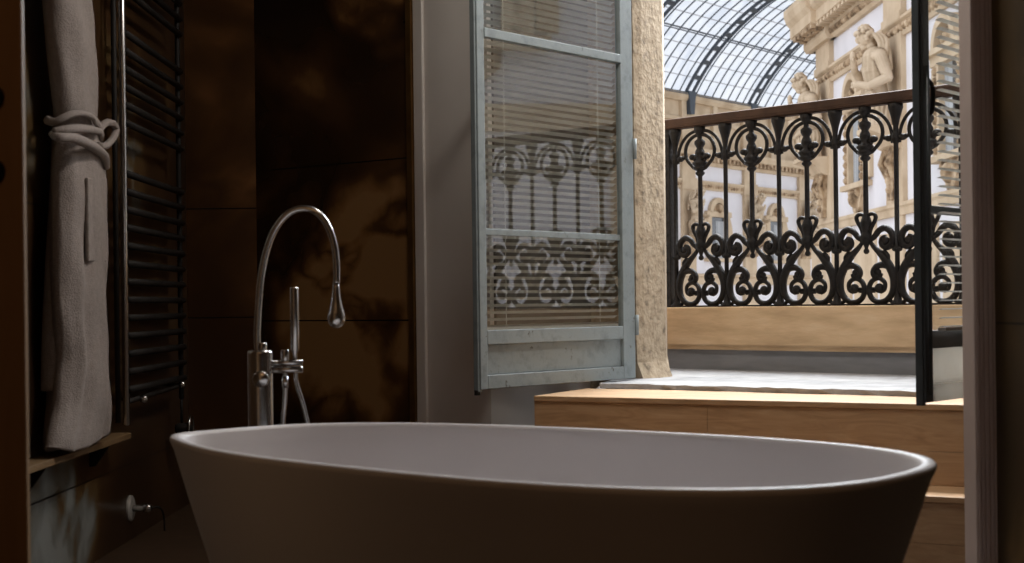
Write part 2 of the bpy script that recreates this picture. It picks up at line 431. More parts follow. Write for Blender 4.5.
# window sill slab
bm = bmesh.new()
SF = Fr((1.126, 5.56, 0), dw, nw)
nseg = 44; top = []; bot = []
for i in range(nseg + 1):
    t = -.92 + 2.0 * i / nseg; j = random.uniform(-.012, .012)
    top.append(SF(t, j, .522 - random.uniform(0, .004))); bot.append(SF(t, j * .5, .50))
bk = [RF(1.9, .05, 0), RF(-.1, .05, 0)]
A = [bm.verts.new(p) for p in top] + [bm.verts.new((p.x, p.y, .522)) for p in bk]
B = [bm.verts.new(p) for p in bot] + [bm.verts.new((p.x, p.y, .49)) for p in bk]
n = len(A); bm.faces.new(A); bm.faces.new(B)
for i in range(n): bm.faces.new((A[i], A[(i + 1) % n], B[(i + 1) % n], B[i]))
struct('window_sill', bm, 'sill', 'white stone sill at the foot of the window opening')

bm = bmesh.new(); prism(bm, [STF(.02, .504, 0).xy[:], STF(1.83, .504, 0).xy[:], RF(1.85, -.056, 0).xy[:], RF(-.33, -.056, 0).xy[:]], FZ, .489)
struct('wall_base', bm, 'plaster')
# balcony kerb
t = thing('balcony_kerb', 'long beige stone kerb carrying the black iron railing', 'stone kerb', loc=(0, 0, 0))
bm = bmesh.new()
extr(bm, [(-.09, .645), (-.09, .838), (.25, .838), (.25, .622), (-.075, .622), (-.075, .645)], -.35, 3.0, RF)
fin('kerb_block', bm, 'beam', t, bevel=.006)
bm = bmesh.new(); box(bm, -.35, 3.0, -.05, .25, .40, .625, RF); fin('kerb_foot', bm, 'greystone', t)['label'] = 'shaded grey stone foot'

# ------------------------------------------------------------------ steps
def step(name, label, a0, a1, b0, b1, z0, z1, grp):
    t = thing(name, label, 'step', grp)
    bm = bmesh.new(); box(bm, a0, a1, b0, b1, z1 - .022, z1, STF); fin('tread', bm, 'oak', t, bevel=.003)
    zs = [z0, (z0 * .55 + (z1 - .022) * .45), z1 - .022]
    for q in range(2):
        cuts = [a0, a0 + (.72 if q else 1.1), a1]
        for c0, c1 in zip(cuts, cuts[1:]):
            bm = bmesh.new(); box(bm, c0 + .0005, c1 - .0005, b0 + .004, b0 + .024, zs[q] + .0005, zs[q + 1] - .0005, STF)
            fin('riser_board', bm, 'oak', t, bevel=.0012)
    return t
step('wooden_step', 'upper oak step directly below the window opening', -.01, 1.86, 0, .50, .218, .50, 'oak steps up to the window')
step('wooden_step', 'lower oak step seen at the right end of the bathtub', -.05, 2.1, -.27, .02, FZ, .218, 'oak steps up to the window')

# ------------------------------------------------------------------ window leaves
def leaf(p0, p1, label, z0, paint, pane_mat, blind_side, edge_paint=None, stile0=.055, stile1=.085, z_top=2.8, panel=None, tilt=.009):
    """p0 free edge, p1 hinge edge (plan). ey of the frame points away from the side the camera sees"""
    ex = Vector((p1[0] - p0[0], p1[1] - p0[1], 0)); L = ex.length
    t = thing('window_leaf', label, 'window', 'tall glazed window leaves', (p0[0], p0[1], 0))
    f = Fr((0, 0, 0), ex)
    if f.ey.y < 0: f.ey = -f.ey
    th = .030
    def P(nm, mat, *b, bevel=.003, lab=None):
        bm = bmesh.new(); box(bm, *b, f); o = fin(nm, bm, mat, t, bevel=bevel)
        if lab: o['label'] = lab
        return o
    P('stile', edge_paint or paint, 0, stile0, 0, th, z0, z_top)
    P('stile', paint, L - stile1, L, 0, th, z0, z_top)
    # moulded bead down the free edge
    P('edge_bead', edge_paint or paint, -.006, .014, .008, th + .004, z0 - .01, z_top)
    a, b = stile0, L - stile1
    P('bottom_rail', panel or paint, a, b, 0, th, z0, z0 + .055)
    P('middle_rail', 'greystone' if panel else paint, a, b, 0, th, .705, .762)
    P('bottom_panel', panel or paint, a, b, .016, .030, z0 + .055, .705)
    P('top_rail', paint, a, b, 0, th, z_top - .09, z_top)
    P('glazing_bar', paint, a, b, -.004, th - .012, 1.915, 1.952)
    P('glazing_bar', paint, a, b, .012, .032, 1.137, 1.163)
    for q, (za, zb) in enumerate(((.762, 1.137), (1.163, 1.915), (1.952, z_top - .09))):
        bm = bmesh.new(); y = .014
        bm.faces.new([bm.verts.new(f(*c)) for c in ((a, y, za), (b, y, za), (b, y, zb), (a, y, zb))])
        fin('glass_pane', bm, pane_mat, t)
    # putty fillet
    # venetian blind on the room face
    yb = .075 if blind_side > 0 else -.035
    ba, bb = (a + .05, b + .045) if blind_side > 0 else (a - .01, b - .012)
    bl = bmesh.new(); z = .775
    tilt = tilt * blind_side
    while z < z_top - .1:
        q = [(ba, yb - .011, z - tilt), (bb, yb - .011, z - tilt), (bb, yb, z + .002), (ba, yb, z + .002), (bb, yb + .011, z + tilt), (ba, yb + .011, z + tilt)]
        v = [bl.verts.new(f(*c)) for c in q]
        bl.faces.new((v[0], v[1], v[2], v[3])); bl.faces.new((v[3], v[2], v[4], v[5]))
        z += .0278
    blo = fin('venetian_blind', bl, 'slat', t)
    bm = bmesh.new()
    for x in (ba + .13, bb - .13):
        tube(bm, [f(x, yb - .012, .77), f(x, yb - .012, z_top - .1)], .0016, 6)
    fin('ladder_cord', bm, 'slat', blo)
    bm = bmesh.new(); box(bm, ba, bb, yb - .013, yb + .013, .762, .772, f); fin('bottom_bar', bm, 'slat', blo)
    return t, f, L, a, b
LT, lf, LL, la, lb = leaf((-.125, 5.555), (.545, 6.30), 'blue-grey peeling window leaf left of the opening, reflecting the railing', .53, 'bluepaint', 'pane_l', 1, stile0=.042, tilt=-.0058)
# hinge pins on the left leaf, small latch tongue
for z in (.72, 1.5, 2.3):
    bm = bmesh.new(); lathe(bm, [(.009, 0), (.009, .09)], 10, lf(LL + .006, -.004, z)); fin('hinge', bm, 'bluepaint', LT, smooth=True)
bm = bmesh.new(); lathe(bm, [(.012, 0), (.012, .02)], 10, lf(0, .02, .508)); fin('bolt_tip', bm, 'iron', LT)
RT, rf_, RL, ra, rb = leaf((1.305, 4.49), (1.985, 5.245), 'dark window leaf at the right, seen nearly edge-on beside the fluted casing', .535, 'darkpaint', 'pane_r', -1, 'darkpaint', stile0=.05, panel='frosted', tilt=.002)
bm = bmesh.new(); tube(bm, catmull([rf_(.030, -.002, 1.45), rf_(.032, -.016, 1.46), rf_(.032, -.018, 1.53), rf_(.030, -.002, 1.56)], 5), .007, 8)
fin('handle', bm, 'iron', RT, smooth=True)
bm = bmesh.new(); lathe(bm, [(.006, .56), (.006, 1.6)], 8, (rf_(.018, -.008, 0))); fin('bolt_rod', bm, 'darkpaint', RT, smooth=True)

# ------------------------------------------------------------------ cast-iron railing
rail = thing('balcony_railing', 'black cast-iron balcony railing with scrolls and brown handrail', 'railing', None, tuple(RF.o), math.atan2(RF.ex.y, RF.ex.x))
# local: x along, -y outward? (rotation keeps z); y axis of the rotated frame = ez x ex = outward
ZB = .838; ZT = 1.762
U0 = .205; PIT = .318
bm = bmesh.new()
extr(bm, [(-.034, ZT + .006), (-.038, ZT + .02), (-.037, ZT + .050), (-.030, ZT + .0535), (.030, ZT + .0535), (.037, ZT + .050), (.038, ZT + .02), (.034, ZT + .006), (.022, ZT + .006), (.022, ZT), (-.022, ZT), (-.022, ZT + .006)], -.02, 3.0, W0)
fin('handrail', bm, 'handrail', rail)
bm = bmesh.new(); box(bm, -.02, 3.0, -.018, .018, ZB, ZB + .008); fin('bottom_rail', bm, 'iron', rail)
# thick end post by the stone jamb
bm = bmesh.new(); box(bm, -.018, .022, -.022, .022, ZB, ZT); 
for k in range(14): ball(bm, (.0, -.024, ZB + .05 + k * .065), .006, seg=6)
fin('end_post', bm, 'iron', rail, bevel=.003)
HS = .00125; VS = .001062
def lo(dx, h, y=0.): return (dx * HS, y, ZB + h * VS)
def scroll_bm():
    bm = bmesh.new()
    # central thin baluster with bulbs, bell collars
    lathe(bm, [(.006, 225 * VS), (.013, 232 * VS), (.014, 240 * VS), (.008, 250 * VS), (.012, 262 * VS), (.026, 285 * VS), (.030, 300 * VS), (.024, 312 * VS), (.019, 325 * VS),
               (.026, 348 * VS), (.028, 362 * VS), (.020, 385 * VS), (.0125, 402 * VS), (.0115, .67), (.024, .682), (.024, .690), (.016, .698), (.036, .708), (.038, .716), (.030, .722), (.040, .734), (.040, .742), (.024, .752),
               (.018, .765), (.026, .785), (.024, .80), (.016, .815), (.028, .835), (.028, .85), (.014, .862), (.012, .875), (.020, .888), (.028, .90), (.030, .924)], 12, (0, 0, ZB))
    for s in (-1, 1):
        S = lambda L: catmull([(x * s * HS, 0, ZB + h * VS) for x, h in L], 6)
        tube(bm, S([(14, 302), (20, 335), (36, 368), (40, 388), (30, 400), (14, 398), (6, 388)]), [.009, .010, .0105, .0095, .008], 8)
        tube(bm, S([(14, 288), (34, 300), (54, 326), (78, 336), (100, 320), (110, 292), (102, 262), (82, 252), (64, 266), (66, 290), (82, 296)]), [.013, .015, .0165, .0165, .0155, .014, .012], 8)
        ball(bm, lo(80 * s, 280), .021, (1, .8, 1), 10)
        tube(bm, S([(108, 282), (110, 262), (116, 248), (126, 240)]), [.010, .009], 8)
        ball(bm, lo(116 * s, 244), .013, seg=8)
        tube(bm, S([(18, 275), (34, 252), (56, 228), (80, 196), (100, 158), (113, 112), (108, 60), (84, 24), (50, 14), (20, 32), (9, 70), (22, 106), (50, 118), (74, 100), (74, 70), (56, 58)]),
             [.009, .013, .018, .021, .0195, .016, .014, .0135, .013, .012, .011, .010, .010], 9)
        ball(bm, lo(52 * s, 74), .024, (1, .8, 1), 10)
        tube(bm, S([(104, 150), (90, 168), (64, 176), (40, 168), (28, 146), (34, 126), (52, 124), (58, 140)]), [.016, .016, .015, .014, .012], 8)
        ball(bm, lo(48 * s, 144), .017, (1, .8, 1), 8)
        # leaf on the shoulder of the S
        tube(bm, S([(60, 226), (74, 232), (88, 214), (94, 188)]), [.004, .011, .012, .003], 8)
        # pointed heel at the base
        tube(bm, S([(86, 30), (104, 14), (120, 8)]), [.012, .009, .006], 8)
        # upper arch and inner ring (mirrored halves)
        C = .0
        arch = [(s * (.012 + .128 * math.sin(q * PI / 2 / 12)), 0, ZB + .765 + .140 * math.cos(q * PI / 2 / 12)) for q in range(13)]
        arch += [(s * .141, 0, ZB + .745)]
        tube(bm, arch, .0085, 8)
        ring = [(s * .092 * math.sin(a), 0, ZB + .800 + .085 * math.cos(a)) for a in [PI * q / 16 for q in range(13)]] + [(s * .040, 0, ZB + .716), (s * .012, 0, ZB + .704)]
        ring[0] = (0, 0, ZB + .885)
        tube(bm, ring, .0095, 8)
        ball(bm, (s * .125, 0, ZB + .768), .020, (1.1, .9, .8), 10)
        ball(bm, (s * .105, 0, ZB + .772), .014, (1, .9, .8), 8)
        ball(bm, (s * .044, 0, ZB + .772), .020, (1.15, .9, .85), 10)
        ball(bm, (s * .026, 0, ZB + .765), .016, (1, .9, .9), 8)
        tube(bm, [(s * .044, 0, ZB + .772), (s * .025, 0, ZB + .745), (s * .012, 0, ZB + .715)], .009, 8)
    # clamp bands
    for h, hw in ((292, 27), (283, 25), (73, 34), (61, 34)):
        lathe(bm, [(.0075, -hw * HS), (.0075, hw * HS)], 8, (0, 0, ZB + h * VS), 'x')
    box(bm, -27 * HS, 27 * HS, -.012, .012, ZB + 282 * VS, ZB + 294 * VS)
    return bm
def bar_bm():
    bm = bmesh.new()
    lathe(bm, [(.034, .0), (.032, .012), (.020, .022), (.016, .04), (.012, .055), (.0112, .08), (.0112, .245), (.020, .25), (.020, .262), (.0112, .268), (.0112, .74), (.019, .75), (.022, .765), (.019, .785), (.0125, .795),
               (.0125, .82), (.018, .85), (.030, .892), (.034, .905), (.034, .924)], 12, (0, 0, ZB))
    return bm
base_s = base_b = None
for k in range(9):
    u = U0 + PIT * k
    if base_s is None:
        base_s = fin('scroll_baluster', scroll_bm(), 'iron', rail, smooth=True); base_s.location = (u, 0, 0)
        base_b = fin('plain_baluster', bar_bm(), 'iron', rail, smooth=True); base_b.location = (u - PIT / 2, 0, 0)
    else:
        copy_part(base_s, rail, (u, 0, 0)); copy_part(base_b, rail, (u - PIT / 2, 0, 0))

# ------------------------------------------------------------------ bathtub
TC = (-.006, 3.0); TA = .885; TB = .4676; TTH = -.684; TN = 2.531; TE = .111; RZ = .56
corr = [(math.atan2(0, -1), 0)]
def tub_pt(t, s, dz=None):
    """outline point at parameter t scaled by s about the centre"""
    c, si = math.cos(t), math.sin(t)
    X = TA * math.copysign(abs(c) ** (2 / TN), c); Y = TB * (1 + TE * X / TA) * math.copysign(abs(si) ** (2 / TN), si)
    # slight point towards the far left shoulder
    g = math.exp(-((t - 3.48) / .30) ** 2) * .062
    X *= 1 + g; Y *= 1 + g
    return X * s, Y * s
def tub_w(X, Y): return (TC[0] + X * math.cos(TTH) - Y * math.sin(TTH), TC[1] + X * math.sin(TTH) + Y * math.cos(TTH))
NT = 128
def ring(bm, f, z):
    out = []
    for i in range(NT):
        t = 2 * PI * (i + .5) / NT
        X, Y = tub_pt(t, 1); r = math.hypot(X, Y)
        X2, Y2 = f(X, Y, r)
        out.append(bm.verts.new((*tub_w(X2, Y2), z)))
    return out
def inset(d): return lambda X, Y, r: (X * (1 - d / max(r, .1)), Y * (1 - d / max(r, .1)))
def shr(kx, ky): return lambda X, Y, r: (X * kx, Y * ky)
tub = thing('bathtub', 'large white freestanding oval bathtub in the foreground', 'bathtub', None, (TC[0], TC[1], FZ))
bm = bmesh.new()
R_ = []
prof_out = [(.755, .68, FZ), (.785, .71, FZ + .01), (.835, .765, .12), (.885, .84, .27), (.94, .92, .41), (.985, .98, .53)]
for kx, ky, z in prof_out: R_.append(ring(bm, shr(kx, ky), z))
for d, z in ((.004, .548), (.003, .556), (.007, .5605), (.022, .5615), (.031, .559), (.036, .551)): R_.append(ring(bm, inset(d), z))
for kx, ky, z in ((.955, .925, .52), (.92, .87, .44), (.87, .80, .30), (.80, .72, .18), (.70, .60, .11), (.5, .40, .085), (.2, .16, .08)): R_.append(ring(bm, shr(kx, ky), z))
for a, b in zip(R_, R_[1:]):
    for i in range(NT): bm.faces.new((a[i], a[(i + 1) % NT], b[(i + 1) % NT], b[i]))
bm.faces.new(R_[0]); bm.faces.new(R_[-1])
for v in bm.verts: v.co -= Vector((TC[0], TC[1], FZ))
fin('shell', bm, 'tub', tub, smooth=True)
bm = bmesh.new(); lathe(bm, [(.032, 0), (.032, .004), (.026, .007), (.0, .008)], 24, (0, 0, .08 - FZ)); fin('drain_plug', bm, 'chrome', tub, smooth=True)

# ------------------------------------------------------------------ freestanding tap
PX = 3.85 / 1422
def fp(x, y, dy=0.):           # tap drawing: offsets on the tap's own upright plane
    return Vector(((x - 259.5) * PX, dy, (308 - y) * PX + ZC))
tapx = -.684
tap = thing('bath_tap', 'tall brushed steel freestanding bath tap with swan-neck spout and hand shower', 'tap', None, (tapx, 3.85, 0))
bm = bmesh.new(); lathe(bm, [(.062, FZ), (.062, FZ + .01), (.034, FZ + .016), (.034, .30), (.034, .738), (.032, .745), (.0, .746)], 28); fin('column', bm, 'chrome', tap, smooth=False, bevel=.0)
for p in tap.children[0].data.polygons: p.use_smooth = len(p.vertices) == 4
bm = bmesh.new(); lathe(bm, [(.0115, .0), (.0125, .004), (.0125, .024), (.011, .028)], 16, fp(262, 353)); fin('diverter_knob', bm, 'chrome', tap, smooth=True)
bm = bmesh.new()
tube(bm, catmull([fp(257.5, 352), fp(257, 335), fp(258.5, 308), fp(261.5, 278), fp(267.5, 250), fp(277, 228), fp(290, 213.5), fp(304, 209), fp(318, 213), fp(328.5, 226), fp(335, 245), fp(337.2, 266), fp(337, 284)], 6), .0092, 14)
fin('swan_neck', bm, 'chrome', tap, smooth=True)
bm = bmesh.new()
prof = [(.0088, 282), (.010, 290), (.0125, 299), (.017, 307), (.0225, 314), (.0245, 319), (.0225, 324), (.015, 327.5), (.006, 329)]
lathe(bm, [(r, (308 - y) * PX + ZC) for r, y in prof], 24, (fp(336.3, 0).x, 0, 0)); 
for v in bm.verts: v.co.x -= (.86 + .08 - v.co.z) * .0 
fin('drop_spout', bm, 'chrome', tap, smooth=True)
bm = bmesh.new(); lathe(bm, [(.010, 0), (.020, -.004), (.022, -.012), (.022, -.034), (.019, -.038)], 20, fp(264, 378, -.03), 'y'); fin('mixer_lever', bm, 'chrome', tap, smooth=True)
bm = bmesh.new()
for yy, rr in ((363, .0075), (370, .009)):
    a_ = fp(268, yy); lathe(bm, [(rr, 0), (rr, fp(302, yy).x - a_.x)], 14, a_, 'x')
fin('side_arm', bm, 'chrome', tap, smooth=True)
bm = bmesh.new(); lathe(bm, [(.010, 0), (.011, .003), (.011, .027), (.009, .03)], 16, fp(284.5, 361)); fin('arm_knob', bm, 'chrome', tap, smooth=True)
hs = None
bm = bmesh.new(); lathe(bm, [(.0065, 0), (.0065, .02), (.0115, .03), (.0115, .195), (.010, .199)], 18, fp(294.5, 361)); hs = fin('hand_shower', bm, 'chrome', tap, smooth=True)
bm = bmesh.new()
tube(bm, catmull([fp(284.5, 372), fp(284.5, 384), fp(284, 400), fp(281.5, 430), fp(281, 470), fp(288, 500), fp(302, 505), fp(312, 480), fp(309, 440), fp(302, 405), fp(296, 385), fp(295, 372)], 6), .0062, 10)
fin('shower_hose', bm, 'chrome', hs, smooth=True)
bm = bmesh.new(); lathe(bm, [(.009, 0), (.0085, .03)], 12, fp(284.3, 388)); fin('hose_sleeve', bm, 'chrome', hs, smooth=True)

# ------------------------------------------------------------------ towel radiator on the left wall
rad = thing('heated_towel_rail', 'tall dark ladder towel radiator on the left wall', 'radiator', None, (XL, 5.75, 0))
XB = .07
def cyl(bm, p, q, r, seg=10): tube(bm, [p, q], r, seg)
ya, yb = 5.33 - 5.75, 6.22 - 5.75
for y, r, z0, m in ((ya, .0135, .43, 'chrome'), (yb, .011, .47, 'chrome_dark')):
    bm = bmesh.new(); lathe(bm, [(r * .5, z0 - .006), (r, z0), (r, 2.75), (r * .5, 2.756)], 14, (XB, y, 0)); o = fin('post', bm, m, rad, smooth=True)
    o['label'] = 'polished steel front post' if m == 'chrome' else 'dark rear post'
bm = bmesh.new(); lathe(bm, [(.010, .44), (.010, 2.75)], 10, (XB - .02, ya - .04, 0)); fin('post', bm, 'chrome_dark', rad, smooth=True)
bars = []
z = .56
while z < 1.38: bars.append(z); z += .0675
z = 1.56
while z < 1.92: bars.append(z); z += .0675
z = 2.06
while z < 2.7: bars.append(z); z += .0675
for z in bars:
    bm = bmesh.new(); cyl(bm, (XB + .012, ya, z), (XB + .012, yb, z), .0135); fin('bar', bm, 'chrome_dark', rad, smooth=True)
for y, z in ((ya + .16, .515), (yb - .09, .535)):
    bm = bmesh.new(); lathe(bm, [(.006, -.07), (.006, 0), (.014, .002), (.017, .012), (.014, .026), (.004, .03)], 14, (XB + .01, y, z), 'x'); fin('wall_bracket', bm, 'chrome', rad, smooth=True)
bm = bmesh.new(); cyl(bm, (XB + .005, ya, .515), (XB + .005, yb, .53), .010); fin('bottom_tube', bm, 'chrome_dark', rad, smooth=True)
# valve head with looped cable below the far post
bm = bmesh.new(); cyl(bm, (XB, yb, .48), (XB, yb, .36), .006); lathe(bm, [(.018, -.03), (.024, -.02), (.024, .03), (.018, .04)], 16, (XB + .01, yb - .03, .34), 'x'); v_ = fin('valve', bm, 'chrome_dark', rad, smooth=True)
bm = bmesh.new(); tube(bm, [(XB + .045, yb - .02 + .045 * math.sin(a), .335 + .06 * math.cos(a)) for a in [2 * PI * q / 24 for q in range(24)]], .005, 8, closed=True); fin('cable_loop', bm, 'chrome', v_, smooth=True)

# pale round flange with metal stub low on the left wall
fl = thing('wall_stop', 'round pale wall stop with a short stub low on the left wall', 'door stop', None, (XL, 5.62, .075))
bm = bmesh.new(); lathe(bm, [(.052, 0), (.052, .006), (.046, .011), (.014, .013)], 28, (0, 0, 0), 'x'); fin('plate', bm, 'flange', fl, smooth=False)
bm = bmesh.new(); lathe(bm, [(.014, .012), (.012, .05), (.017, .055), (.017, .08), (.012, .085)], 16, (0, 0, 0), 'x'); st_ = fin('stub', bm, 'chrome', fl, smooth=True)
bm = bmesh.new(); tube(bm, catmull([(.08, 0, 0), (.10, .06, -.005), (.105, .11, -.04), (.105, .13, -.11)], 6), .004, 8); fin('thin_cable', bm, 'chrome_dark', st_, smooth=True)

# ------------------------------------------------------------------ ledge and robe
lg = thing('wall_ledge', 'narrow wooden ledge on the left wall under the robe', 'shelf', None, (XL, 4.8, .40))
bm = bmesh.new(); box(bm, 0, .09, -.62, .52, -.022, 0); fin('board', bm, 'ledge', lg, bevel=.003)
for y in (-.4, .3):
    bm = bmesh.new(); plate(bm, [(0, -.10), (.02, -.10), (.075, -.022), (0, -.022)], y - .008, y + .008, W0); fin('bracket', bm, 'chrome_dark', lg)

robe = thing('bathrobe', 'pale grey cotton bathrobe hanging on the left wall, belted at the waist', 'bathrobe', None, (-1.43, 4.72, .42))
RO = Vector((-1.43, 4.72, .42))
def ry(x, X): return 1422 * X / (512 - x)
# (z, left px, right px, half thickness)
prof = [(.418, 43, 112, .055), (.46, 45, 111.5, .06), (.55, 52, 110.5, .066), (.70, 56, 109, .066), (.85, 54, 109, .062), (1.0, 54, 110, .062), (1.15, 55, 111, .064), (1.28, 56, 110.5, .064), (1.36, 58, 108, .06), (1.42, 60, 106, .054), (1.47, 60, 104, .05),
        (1.55, 57, 103.5, .055), (1.7, 53, 101.5, .062), (1.82, 50, 100, .06), (1.92, 47, 97, .052), (2.0, 50, 93, .042), (2.08, 62, 85, .02)]
bm = bmesh.new(); NR = 56; rows = []
zs = []
for (p, q) in zip(prof, prof[1:]):
    for k in range(4): t = k / 4; zs.append(tuple(p[i] + (q[i] - p[i]) * t for i in range(4)))
zs.append(prof[-1])
for z, xl, xr, th in zs:
    y0 = ry(xl, 1.45); y1 = ry(xr, 1.395); cy = (y0 + y1) / 2; hl = (y1 - y0) / 2
    row = []
    below = max(0, min(1, (1.42 - z) / .8)); above = max(0, min(1, (z - 1.46) / .3))
    for i in range(NR):
        a = 2 * PI * i / NR
        cx, cs = math.cos(a), math.sin(a)
        fold = 1 + (.30 * below + .07) * math.sin(7 * a + z * 1.7 + math.sin(z * 5)) * .6 + (.12 * below) * math.sin(13 * a - z * 3.1) + .05 * above * math.sin(5 * a + 6 * z)
        Y = cy + hl * math.copysign(abs(cs) ** .8, cs)
        X = -1.435 + th * cx * fold + .008 * math.sin(z * 23 + 3 * a) * (1 if cx > 0 else 0) * .4
        X = max(X, XL + .012)
        row.append(bm.verts.new(Vector((X, Y, z + (.012 * math.sin(3 * a) if z < .43 else 0))) - RO))
    rows.append(row)
for a, b in zip(rows, rows[1:]):
    for i in range(NR): bm.faces.new((a[i], a[(i + 1) % NR], b[(i + 1) % NR], b[i]))
bm.faces.new(rows[0]); bm.faces.new(rows[-1])
fin('robe_body', bm, 'robe', robe, smooth=True, sub=1)
def rp(x, y, X=-1.37): 
    Y = 1422 * -X / (512 - x); return Vector((X, Y, ZC + (310.4 - y) / 1422 * Y)) - RO
# hanging sleeve on the near side
bm = bmesh.new()
pts = catmull([rp(66, 50, -1.47), rp(62, 150, -1.47), rp(56, 250, -1.472), rp(52, 330, -1.472), rp(51, 391, -1.472)], 8)
tube(bm, pts, [.026, .028, .030, .033, .036], 16, r2=.7); fin('sleeve', bm, 'robe', robe, smooth=True)
# belt with bow loop
bm = bmesh.new()
pts = []
for q in range(40):
    a = 2 * PI * q / 40
    y0 = ry(54, 1.45); y1 = ry(107, 1.385); cy = (y0 + y1) / 2; hl = (y1 - y0) / 2
    pts.append(Vector((-1.432 + .066 * math.cos(a), cy + (hl + .015) * math.sin(a), 1.47 - .04 * math.sin(a) * max(0, math.cos(a)) + .015 * math.cos(2 * a))) - RO)
tube(bm, pts, .014, 10, closed=True, r2=.7); fin('belt', bm, 'robe', robe, smooth=True)
bm = bmesh.new()
tube(bm, catmull([rp(100, 132), rp(107, 124), rp(115, 124), rp(118.5, 130), rp(115, 139), rp(108, 146), rp(101, 146)], 6), .0125, 10); 
tube(bm, catmull([rp(54, 134, -1.42), rp(60, 137, -1.385), rp(75, 138, -1.364), rp(90, 144, -1.358), rp(101, 151, -1.36), rp(107, 158, -1.366), rp(108, 168, -1.374)], 6), [.010, .014, .016, .016, .015, .012], 10)
tube(bm, catmull([rp(56, 131, -1.40), rp(72, 129, -1.366), rp(88, 129, -1.358), rp(102, 132, -1.362)], 6), [.010, .014, .014, .012], 10)
fin('belt_bow', bm, 'robe', robe, smooth=True)
# patch pocket and front placket
bm = bmesh.new()
Q = [rp(92, 178, -1.362), rp(110, 178, -1.372), rp(110, 262, -1.372), rp(92, 262, -1.362)]
vf = [bm.verts.new(p + Vector((-.007, 0, 0))) for p in Q]; vb = [bm.verts.new(p - Vector((.02, 0, 0))) for p in Q]
bm.faces.new(vf); bm.faces.new(vb)
for i in range(4): bm.faces.new((vf[i], vf[(i + 1) % 4], vb[(i + 1) % 4], vb[i]))
fin('pocket', bm, 'robe', robe, bevel=.005)
bm = bmesh.new(); tube(bm, catmull([(0, 0, 1.64), (-.02, 0, 1.70), (-.06, 0, 1.70), (-.092, 0, 1.66)], 5), .006, 8); lathe(bm, [(.025, -.09), (.025, -.08)], 14, (0, 0, 1.66), 'x')
hk = fin('robe_hook', bm, 'chrome', None, smooth=True); hk.location = RO; tag(hk, 'metal wall hook holding the bathrobe', 'hook')

